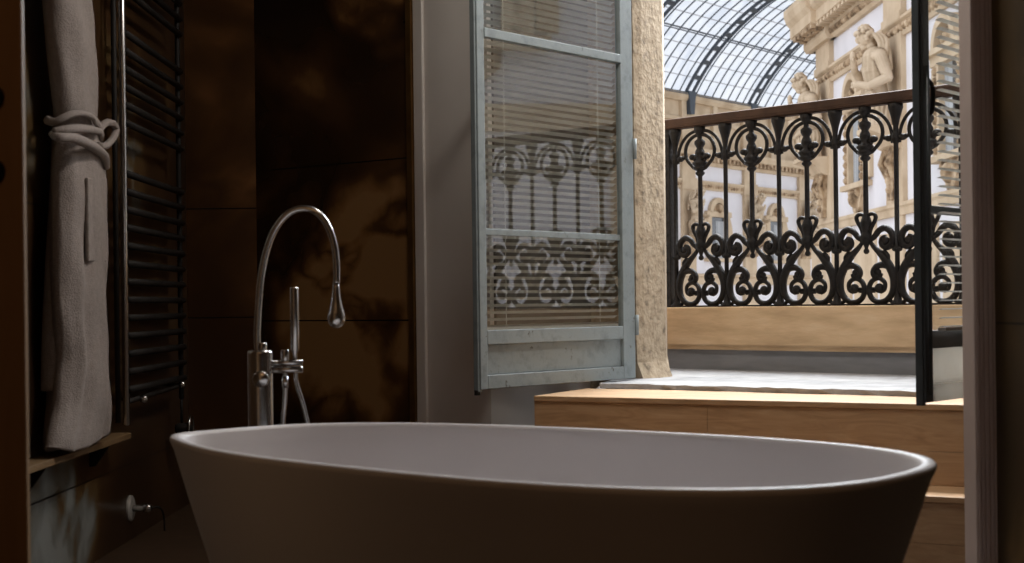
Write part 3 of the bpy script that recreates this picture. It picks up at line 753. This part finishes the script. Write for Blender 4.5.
# ------------------------------------------------------------------ statues
def statue_mesh():
    """one skinned half-length figure, draped at the hips, bowed head; faces +x, feet of the drapery at z=-.42"""
    V = [(.06, 0, 0), (.07, 0, .22), (.09, 0, .45), (.09, 0, .62), (.14, 0, .76), (.18, 0, .86),
         (.07, .25, .62), (-.02, .35, .28), (.26, .31, .16), (.36, .25, .19), (.42, .20, .20),
         (.08, -.25, .62), (.20, -.36, .34), (.34, -.20, .46), (.37, -.12, .52), (.39, -.08, .60),
         (.05, 0, -.2), (.05, 0, -.40)]
    Rr = [.18, .155, .19, .18, .075, .07, .10, .075, .058, .05, .05, .10, .075, .055, .05, .045, .20, .19]
    E = [(0, 1), (1, 2), (2, 3), (3, 4), (4, 5), (3, 6), (6, 7), (7, 8), (8, 9), (9, 10), (3, 11), (11, 12), (12, 13), (13, 14), (14, 15), (0, 16), (16, 17)]
    bm = bmesh.new()
    for i, j in E:                                             # tapered limbs grown into each other, fused below
        tube(bm, [Vector(V[i]).lerp(Vector(V[j]), q / 4) for q in range(5)], [Rr[i], (Rr[i] + Rr[j]) / 2 * (1.06 if max(Rr[i], Rr[j]) < .11 else 1), Rr[j]], 14, r2=(1.3 if min(Rr[i], Rr[j]) > .15 else 1))
    for i, r in enumerate(Rr): ball(bm, Vector(V[i]), r, (1, 1.3, 1) if r > .15 else (1, 1, 1), 14)
    for sy, pts in ((1, [(.36, .25, .19), (.44, .20, .20)]), (-1, [(.36, -.13, .50), (.385, -.09, .585)])):   # fingers
        p, q = Vector(pts[0]), Vector(pts[1]); d_ = (q - p)
        for k in range(4):
            o_ = Vector((0, 0, .022 * (k - 1.5))) if sy > 0 else Vector((.01, .022 * (k - 1.5), 0))
            tube(bm, [p + o_, q + o_, q + o_ + d_ * .5 + Vector((.0, -.03 * sy, -.01))], [.017, .015, .012], 6)
        tube(bm, [p, p + d_ * .5 + Vector((-.02, 0, .05))], [.018, .013], 6)
    ob = bpy.data.objects.new('tmp', bpy.data.meshes.new('tmp')); COL.objects.link(ob)
    # head with face, hair locks, beard; looks out and down
    rot = Matrix.Rotation(.45, 4, 'Y'); H = Vector((.23, 0, .95))
    def hb(c, r, s_=(1, 1, 1), seg=12): ball(bm, H + rot.to_3x3() @ Vector(c), r, s_, seg, rot)
    hb((0, 0, 0), .125, (1.05, .86, 1.18), 18)
    hb((.135, 0, -.01), .030, (1, .6, 1.7), 8)                 # nose
    hb((.11, .05, .035), .028, (.7, 1.1, .5), 8); hb((.11, -.05, .035), .028, (.7, 1.1, .5), 8)   # brows
    hb((.118, 0, -.075), .030, (.7, 1.2, .45), 8)             # mouth
    hb((.085, 0, -.125), .055, (1, .9, 1), 8)                  # chin
    hb((.0, .108, -.01), .03, (1, .5, 1.3), 8); hb((0, -.108, -.01), .03, (1, .5, 1.3), 8)
    rnd = random.Random(3)
    for k in range(60):
        a = rnd.uniform(-1.9, 1.9) + PI; e = rnd.uniform(-.6, 1.3)
        hb((.125 * math.cos(a) * math.cos(e) - .01, .112 * math.sin(a) * math.cos(e), .14 * math.sin(e) + .02), rnd.uniform(.025, .042), (1, 1, 1), 8)
    for k in range(5):                                         # fringe over the brow
        hb((.095, -.07 + .035 * k, .09 + .012 * (k % 2)), .034, (1, 1, 1), 8)
    for s in (-1, 1):                                          # long locks falling on the shoulders
        for q in range(3):
            tube(bm, catmull([(.14 - .05 * q, s * .11, .98), (.06 - .05 * q, s * (.15 + .02 * q), .86), (.03 - .03 * q, s * (.17 + .03 * q), .72), (-.02, s * (.16 + .04 * q), .58)], 5), [.03, .04, .038, .02], 7)
    for k in range(7):                                         # cloak bundled behind the neck
        tube(bm, catmull([(-.09, -.24 + .08 * k, .40), (-.07 + .03 * (k % 2), -.2 + .066 * k, .68), (-.03, -.14 + .047 * k, .86)], 5), .04, 7)
    for k in range(15):                                        # swag and folds of drapery round the hips
        a = -2.2 + 4.4 * k / 14
        x, y = math.cos(a), math.sin(a)
        tube(bm, catmull([(.05 + .17 * x, .22 * y, .04 + .03 * math.sin(k * 2.1)), (.05 + .215 * x, .255 * y, -.06), (.05 + .185 * x, .225 * y + .02 * math.sin(k), -.25), (.05 + .20 * x, .235 * y, -.42)], 4), .042, 7)
    tube(bm, catmull([(.16, -.26, .06), (.27, -.1, -.01), (.28, .1, .01), (.18, .26, .09)], 6), .05, 8)
    ball(bm, Vector((.21, .075, .52)), .075, (.55, 1.1, .9), 10); ball(bm, Vector((.21, -.075, .52)), .075, (.55, 1.1, .9), 10)   # chest
    ball(bm, Vector((.40, -.07, .66)), .06, (.8, .8, 1.4), 8)   # object held at the chest
    me3 = bpy.data.meshes.new('statue_raw'); bm.to_mesh(me3); bm.free()
    ob.data = me3
    rm = ob.modifiers.new('r', 'REMESH'); rm.mode = 'VOXEL'; rm.voxel_size = .013; rm.use_smooth_shade = True
    sm = ob.modifiers.new('sm', 'SMOOTH'); sm.iterations = 1; sm.factor = .4
    dg = bpy.context.evaluated_depsgraph_get(); dg.update()
    m4 = bpy.data.meshes.new_from_object(ob.evaluated_get(dg)); m4.name = 'stone_figure'
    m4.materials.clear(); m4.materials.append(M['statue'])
    for v in m4.vertices:
        v.co.x = max(v.co.x, -.12); v.co.z = max(v.co.z, -.42)
    for p in m4.polygons: p.use_smooth = True
    bpy.data.objects.remove(ob)
    return m4
SM = statue_mesh()
def statue(loc, rz, s, label, grp):
    o = bpy.data.objects.new('stone_statue', SM); COL.objects.link(o)
    o.location = loc; o.rotation_euler = (0, 0, rz); o.scale = (s, s, s)
    return tag(o, label, 'statue', grp)

# ------------------------------------------------------------------ near facade (right)
NB = thing('arcade_building', 'white and sandstone arcade facade rising steeply at the right, behind the railing', 'building', 'arcade buildings outside the window', (7.95, 28, 0))
d2 = Vector((-.019, 1, 0)).normalized(); n2 = Vector((-1, -.019, 0)).normalized()
NF = Fr((0, 0, ZC), d2, n2)     # along w, out towards the arcade, heights above the eye
W_A, W_B = -25., 7.64
bm = bmesh.new(); box(bm, W_A, W_B, -2.5, 0, -9, 7.3, NF); fin('wall', bm, 'fwhite', NB)
bm = bmesh.new()
extr(bm, [(-2.6, 6.29), (.10, 6.29), (.16, 6.36), (.16, 6.52), (.22, 6.56), (.22, 6.62), (.52, 6.66), (.52, 6.92), (.60, 6.98), (.66, 7.05), (.70, 7.22), (.70, 7.34), (.5, 7.5), (-2.6, 7.5)], W_A, W_B + .5, NF)
cn = fin('cornice', bm, 'fbeige', NB)
mod = None
for q in range(26):
    if mod is None:
        bm = bmesh.new(); box(bm, -.085, .085, .18, .50, 6.56, 6.67, NF); mod = fin('modillion', bm, 'fbeige', cn); o = mod
    else: o = copy_part(mod, cn)
    o.location = d2 * (-.6 + .34 * q)
bm = bmesh.new(); box(bm, -8, W_B + .1, .10, .175, 6.37, 6.51, NF)
w = -6.
while w < W_B: ball(bm, NF(w, .17, 6.44), .065, (1, 1, 1.1), 8); w += .15
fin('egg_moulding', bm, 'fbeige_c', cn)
# ressaut of the cornice over the corner pilaster
bm = bmesh.new()
extr(bm, [(-.1, 6.29), (.24, 6.29), (.30, 6.4), (.30, 6.55), (.64, 6.66), (.64, 6.92), (.74, 7.05), (.80, 7.22), (.80, 7.36), (-.1, 7.5)], 5.9, W_B + .55, NF); fin('cornice_block', bm, 'fbeige', NB)
bm = bmesh.new()
for q in range(5):
    for r in range(2): box(bm, 6.0 + q * .42, 6.28 + q * .42, .33 + r * .16, .45 + r * .16, 6.50 + r * .04, 6.66, NF)
fin('cornice_coffers', bm, 'fbeige_c', NB.children[-1])
# band with rope moulding
bm = bmesh.new(); extr(bm, [(0, 5.30), (.06, 5.30), (.09, 5.36), (.09, 5.56), (.16, 5.60), (.16, 5.66), (0, 5.68)], W_A, W_B, NF); bd = fin('string_course', bm, 'fbeige', NB)
bm = bmesh.new(); w = -6.
while w < W_B: ball(bm, NF(w, .09, 5.46), .085, (.9, 1, 1), 8); w += .2
fin('guilloche', bm, 'fbeige_c', bd)
bm = bmesh.new(); extr(bm, [(0, 1.72), (.08, 1.72), (.10, 1.86), (.14, 1.90), (.14, 1.97), (0, 2.0)], W_A, W_B, NF); fin('string_course', bm, 'fbeige', NB)
bm = bmesh.new(); w = -20.4
while w < W_B - .5:
    box(bm, w + .25, w + 1.85, 0, .03, -3.0, 1.4, NF); box(bm, w, w + .22, 0, .06, -4, 1.72, NF); w += 2.1
fin('dado_panels', bm, 'fbeige', NB)
BAYS = [(1.0 - 6.5 * k) for k in range(4)] + [7.0]
for w in BAYS:
    bm = bmesh.new()
    hw = .62 if w < 6 else .72
    a1 = min(w + hw, W_B)
    box(bm, w - hw, a1, 0, .12, 5.66, 6.32, NF); box(bm, w - hw * .9, a1, 0, .10, 1.95, 5.4, NF)
    box(bm, w - hw * 1.1, a1, 0, .17, 5.62, 5.78, NF)
    pl = fin('pilaster', bm, 'fbeige', NB)
    bm = bmesh.new()
    plate(bm, [(w - .2, 2.05), (w + .2, 2.05), (w + .32, 3.1), (w - .32, 3.1)], .1, .2, NF)
    for q in range(5): ball(bm, NF(w, .2, 2.25 + q * .18), .12 - .008 * abs(q - 3), (1, .6, .9), 8)
    for s_ in (-1, 1):
        tube(bm, [NF(w + s_ * .28, .2, 3.1), NF(w + s_ * .3, .3, 2.8), NF(w + s_ * .2, .18, 2.5)], .07, 6)
    fin('pendant_ornament', bm, 'fbeige_c', pl)
    bm = bmesh.new(); extr(bm, [(.1, 3.05), (.3, 3.12), (.42, 3.3), (.60, 3.38), (.74, 3.42), (.74, 3.52), (.1, 3.52)], w - .48, min(w + .48, W_B), NF); fin('console', bm, 'fbeige', pl)
WINS = [4.0 - 6.5 * k for k in range(5)]
for w in WINS:
    wi = None
    bm = bmesh.new()
    # surround: jambs, arched pediment, keystone
    for s in (-1, 1):
        box(bm, w + s * .68 - .16, w + s * .68 + .16, 0, .14, 2.62, 4.35, NF)
        box(bm, w + s * .98 - .11, w + s * .98 + .11, 0, .09, 2.7, 4.2, NF)
    box(bm, w - .95, w + .95, 0, .16, 4.30, 4.48, NF); box(bm, w - 1.1, w + 1.1, 0, .26, 4.48, 4.58, NF)
    arch = [(w + .66 * math.cos(a), 4.58 + .56 * math.sin(a)) for a in [PI * q / 18 for q in range(19)]] + [(w + .48 * math.cos(a), 4.58 + .40 * math.sin(a)) for a in [PI * (18 - q) / 18 for q in range(19)]]
    plate(bm, arch, 0, .24, NF)
    box(bm, w - 1.0, w + 1.0, 0, .22, 2.52, 2.64, NF)
    wi = fin('window', bm, 'fbeige', NB)
    bm = bmesh.new(); plate(bm, [(w + .44 * math.cos(a), 4.58 + .36 * math.sin(a)) for a in [PI * q / 12 for q in range(13)]], 0, .1, NF)
    for q in range(5): ball(bm, NF(w - .25 + q * .125, .1, 4.7 + .1 * math.sin(q * PI / 4)), .09, seg=8)
    for s in (-1, 1):
        for q in range(9): ball(bm, NF(w + s * .68, .14, 2.75 + q * .18), .085, (1, .6, 1), 8)
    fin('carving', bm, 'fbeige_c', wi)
    bm = bmesh.new(); box(bm, w - .52, w + .52, .005, .012, 2.64, 4.30, NF); fin('pane', bm, 'fglass', wi)
    bm = bmesh.new(); box(bm, w - .52, w - .30, .012, .02, 2.64, 4.30, NF); box(bm, w + .1, w + .52, .012, .02, 2.64, 4.3, NF); fin('curtain', bm, 'fcurtain', wi)
    bm = bmesh.new()
    sh = [(w - .52, 2.52), (w + .52, 2.52), (w + .50, 2.34), (w + .34, 2.22), (w + .22, 2.02), (w, 1.90), (w - .22, 2.02), (w - .34, 2.22), (w - .50, 2.34)]
    plate(bm, sh, 0, .12, NF); ball(bm, NF(w, .12, 2.28), .2, (.9, .5, 1), 10)
    for s in (-1, 1): ball(bm, NF(w + s * .3, .12, 2.42), .1, (1, .6, 1), 8)
    fin('apron_shield', bm, 'fbeige_c', wi)

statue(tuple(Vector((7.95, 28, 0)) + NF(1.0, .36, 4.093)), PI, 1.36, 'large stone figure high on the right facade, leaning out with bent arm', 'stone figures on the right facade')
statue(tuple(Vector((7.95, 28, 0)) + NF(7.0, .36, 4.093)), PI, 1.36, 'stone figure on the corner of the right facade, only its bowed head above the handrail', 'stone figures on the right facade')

# ------------------------------------------------------------------ far facade (left, behind)
FB = thing('arcade_building', 'distant arcade facade with small windows, seen low through the railing', 'building', 'arcade buildings outside the window', (5.555, 50, 0))
d1 = Vector((.642, .767, 0)).normalized(); n1 = Vector((.767, -.642, 0)).normalized()
FF = Fr((0, 0, ZC), d1, n1)
VA, VB = -14., 34.
bm = bmesh.new(); box(bm, VA, VB, -2.5, 0, -9, 5.3, FF); fin('wall', bm, 'fwhite', FB)
bm = bmesh.new(); box(bm, VA, VB, -1.2, -.05, 5.4, 7.35, FF); at_ = fin('attic', bm, 'fbeige', FB)
bm = bmesh.new(); extr(bm, [(-1.2, 7.20), (.10, 7.20), (.18, 7.32), (.18, 7.48), (-1.2, 7.52)], VA, VB, FF); fin('coping', bm, 'fbeige', at_)
bm = bmesh.new(); v = VA + .1
while v < VB: box(bm, v, v + .3, -.06, .08, 5.45, 7.2, FF); v += 2.1
extr(bm, [(-.06, 6.5), (.03, 6.5), (.06, 6.62), (-.06, 6.66)], VA, VB, FF); fin('attic_pilasters', bm, 'fbeige', at_)
bm = bmesh.new(); extr(bm, [(0, 4.98), (.10, 4.98), (.16, 5.22), (.40, 5.28), (.46, 5.44), (.46, 5.52), (-.1, 5.56), (-.1, 5.0)], VA, VB, FF); cn = fin('cornice', bm, 'fbeige', FB)
bm = bmesh.new(); v = -6.
while v < 24: box(bm, v, v + .14, .10, .36, 5.1, 5.27, FF); v += .28
fin('dentils', bm, 'fbeige_c', cn)
bm = bmesh.new(); extr(bm, [(0, 4.10), (.08, 4.10), (.10, 4.3), (.15, 4.36), (.15, 4.42), (0, 4.44)], VA, VB, FF); sc1 = fin('string_course', bm, 'fbeige', FB)
bm = bmesh.new(); v = -6.
while v < 24: ball(bm, FF(v, .09, 4.23), .07, seg=6); v += .18
fin('beading', bm, 'fbeige_c', sc1)
bm = bmesh.new(); extr(bm, [(0, .66), (.12, .66), (.14, .9), (.22, .96), (.22, 1.03), (0, 1.06)], VA, VB, FF); fin('string_course', bm, 'fbeige', FB)
for k in range(-2, 5):
    v = 1.15 + 4.26 * k
    bm = bmesh.new(); box(bm, v - .42, v + .42, 0, .12, 1.0, 5.0, FF); box(bm, v - .5, v + .5, 0, .16, 4.05, 4.48, FF); box(bm, v - .48, v + .48, 0, .14, -3, 1.0, FF)
    pl = fin('pilaster', bm, 'fbeige', FB)
    bm = bmesh.new(); extr(bm, [(.1, 1.7), (.2, 1.75), (.35, 2.1), (.62, 2.3), (.62, 2.4), (.1, 2.4)], v - .4, v + .4, FF); fin('console', bm, 'fbeige_c', pl)
    if 0 <= k <= 2:
        pos = Vector((5.555, 50, 0)) + FF(v, .34, 2.868)
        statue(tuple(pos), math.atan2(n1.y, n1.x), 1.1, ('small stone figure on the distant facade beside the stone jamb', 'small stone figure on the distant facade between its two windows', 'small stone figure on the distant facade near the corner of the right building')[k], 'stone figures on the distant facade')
for k in range(-2, 5):
    w = 3.15 + 4.26 * k
    bm = bmesh.new()
    for s in (-1, 1): box(bm, w + s * .62 - .14, w + s * .62 + .14, 0, .10, 1.6, 3.2, FF)
    box(bm, w - .85, w + .85, 0, .14, 3.14, 3.34, FF)
    arch = [(w + .62 * math.cos(a), 3.30 + .56 * math.sin(a)) for a in [PI * q / 14 for q in range(15)]] + [(w + .42 * math.cos(a), 3.30 + .36 * math.sin(a)) for a in [PI * (14 - q) / 14 for q in range(15)]]
    plate(bm, arch, 0, .14, FF)
    for s in (-1, 1):
        q_ = [(w + s * (.80 + .22 * math.sin(t_ * PI)), 1.7 + 1.5 * t_) for t_ in [i / 10 for i in range(11)]] + [(w + s * .76, 3.2), (w + s * .76, 1.7)]
        plate(bm, q_, 0, .08, FF)
    box(bm, w - .9, w + .9, 0, .2, 1.5, 1.62, FF)
    wi = fin('window', bm, 'fbeige', FB)
    bm = bmesh.new(); plate(bm, [(w + .40 * math.cos(a), 3.32 + .32 * math.sin(a)) for a in [PI * q / 10 for q in range(11)]], 0, .08, FF)
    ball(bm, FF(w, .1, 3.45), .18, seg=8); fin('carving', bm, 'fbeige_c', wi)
    bm = bmesh.new(); box(bm, w - .49, w + .49, .005, .012, 1.62, 3.15, FF); fin('pane', bm, 'fglass', wi)
    bm = bmesh.new(); box(bm, w - .1, w + .49, .012, .02, 1.62, 3.0, FF); fin('curtain', bm, 'fcurtain', wi)

# ------------------------------------------------------------------ glazed barrel roof
GR = thing('glass_roof', 'iron and glass barrel-vaulted arcade roof above the distant facade', 'glass roof', None, (5.555, 50, 0))
VR = 7.8; A0 = math.radians(58); CS = VR * math.sin(A0); CH = 7.56 - VR * math.cos(A0)
def vp(v, al, r=VR):      # point on the vault: v along, al from the crown
    return FF(v, CS - r * math.sin(al), CH + r * math.cos(al))
NA = 40; v0, v1 = -11.6, 27.
bm = bmesh.new(); prev = None
for i in range(NA + 1):
    al = A0 - 2 * A0 * i / NA
    cur = [bm.verts.new(vp(v0, al)), bm.verts.new(vp(v1, al))]
    if prev: bm.faces.new((prev[0], prev[1], cur[1], cur[0]))
    prev = cur
fin('glazing', bm, 'vault', GR, smooth=True)
def arc_strip(bm, va, vb, r0, r1, al0, al1, n=30):
    A = []
    for i in range(n + 1):
        al = al0 + (al1 - al0) * i / n
        A.append([bm.verts.new(vp(v, al, r)) for v, r in ((va, r0), (vb, r0), (vb, r1), (va, r1))])
    for a, b in zip(A, A[1:]):
        for k in range(4): bm.faces.new((a[k], a[(k + 1) % 4], b[(k + 1) % 4], b[k]))
    bm.faces.new(A[0]); bm.faces.new(A[-1])
ribs = [1.29 + 4.34 * k for k in range(-3, 6)]
AE = A0 + .06
for v in ribs:
    bm = bmesh.new()
    for s in (-1, 1): arc_strip(bm, v + s * .215 - .035, v + s * .215 + .035, VR - .13, VR - .03, AE, -AE, 44)
    nb = 25
    for i in range(nb + 1):
        al = A0 - 2 * A0 * i / nb
        arc_strip(bm, v - .2, v + .2, VR - .12, VR - .04, al + .010, al - .010, 2)
    plate(bm, [(v - .24, 7.56), (v + .24, 7.56), (v + .12, 6.75), (v - .12, 6.75)], .0, .22, FF)
    fin('rib', bm, 'ribiron', GR)
for v in ribs[:-1]:
    for q in range(1, 8):
        vv = v + 4.34 * q / 8
        bm = bmesh.new(); arc_strip(bm, vv - .014, vv + .014, VR - .05, VR - .01, A0, -A0, 36); fin('glazing_bar', bm, 'ribiron', GR)
for i, al in enumerate([A0 - .075 * k for k in range(0, 28)]):
    bm = bmesh.new()
    if i % 8 == 4 or i == 0:
        for rr, hw in ((VR - .07, .020), (VR - .22, .016)):
            box_pts = [vp(v_, al + da, r) for v_ in (v0, v1) for da, r in ((-hw / VR, rr - hw), (hw / VR, rr - hw), (hw / VR, rr + hw), (-hw / VR, rr + hw))]
            V = [bm.verts.new(p) for p in box_pts]
            for f in ((0, 1, 2, 3), (4, 5, 6, 7), (0, 1, 5, 4), (1, 2, 6, 5), (2, 3, 7, 6), (3, 0, 4, 7)): bm.faces.new([V[j] for j in f])
        fin('main_purlin', bm, 'ribiron', GR)
    else:
        rr, hw = VR - .03, .010
        V = [bm.verts.new(vp(v_, al + da, r)) for v_ in (v0, v1) for da, r in ((-hw / VR, rr - hw), (hw / VR, rr - hw), (hw / VR, rr + hw), (-hw / VR, rr + hw))]
        for f in ((0, 1, 2, 3), (4, 5, 6, 7), (0, 1, 5, 4), (1, 2, 6, 5), (2, 3, 7, 6), (3, 0, 4, 7)): bm.faces.new([V[j] for j in f])
        fin('purlin', bm, 'greystone', GR)

bm = bmesh.new(); box(bm, -40, 60, 8.3, 110, -8.3, -8.1); struct('ground', bm, 'ground')

# ------------------------------------------------------------------ light
wd = bpy.data.worlds.new('world'); sc.world = wd; wd.use_nodes = True
nt = wd.node_tree; nt.nodes.clear()
bg = nt.nodes.new('ShaderNodeBackground'); ow = nt.nodes.new('ShaderNodeOutputWorld'); nt.links.new(bg.outputs[0], ow.inputs[0])
bg.inputs[0].default_value = (.93, .97, 1.05, 1); bg.inputs[1].default_value = 1.7
sun = bpy.data.lights.new('sun', 'SUN'); sun.energy = 2.0; sun.angle = math.radians(9); sun.color = (1, .95, .86)
so = bpy.data.objects.new('sun', sun); COL.objects.link(so)
so.rotation_euler = Vector((-.28, -.62, -1.0)).to_track_quat('-Z', 'Y').to_euler(); so.location = (6, 20, 40)

def area(name, loc, to, size, power, color, spread=PI):
    l = bpy.data.lights.new(name, 'AREA'); l.shape = 'SQUARE'; l.size = size; l.energy = power; l.color = color; l.spread = spread
    o = bpy.data.objects.new(name, l); COL.objects.link(o); o.location = loc
    o.rotation_euler = (Vector(to) - Vector(loc)).to_track_quat('-Z', 'Y').to_euler(); return o
area('sky_fill', (1.75, 7.6, 3.6), (.1, 3.2, .5), 1.8, 310, (.90, .95, 1.0))  # unseen fill added above the balcony to strengthen skylight in the room
area('room_fill', (.5, 4.65, 3.15), (.5, 4.65, 0), .5, 36, (1, .92, .84))  # unseen fill added overhead to brighten the step risers and tub interior
area('room_fill', (-.3, .6, 3.15), (-.3, .6, 0), .8, 5.5, (1, .55, .26))  # unseen weak warm fill added to lift the tub side and walls

sc.view_settings.view_transform = 'Standard'
sc.view_settings.look = 'None'
sc.view_settings.exposure = 0
sc.cycles.max_bounces = 10; sc.cycles.diffuse_bounces = 6; sc.cycles.transparent_max_bounces = 24
sc.cycles.use_denoising = True
sc.cycles.sample_clamp_indirect = 6
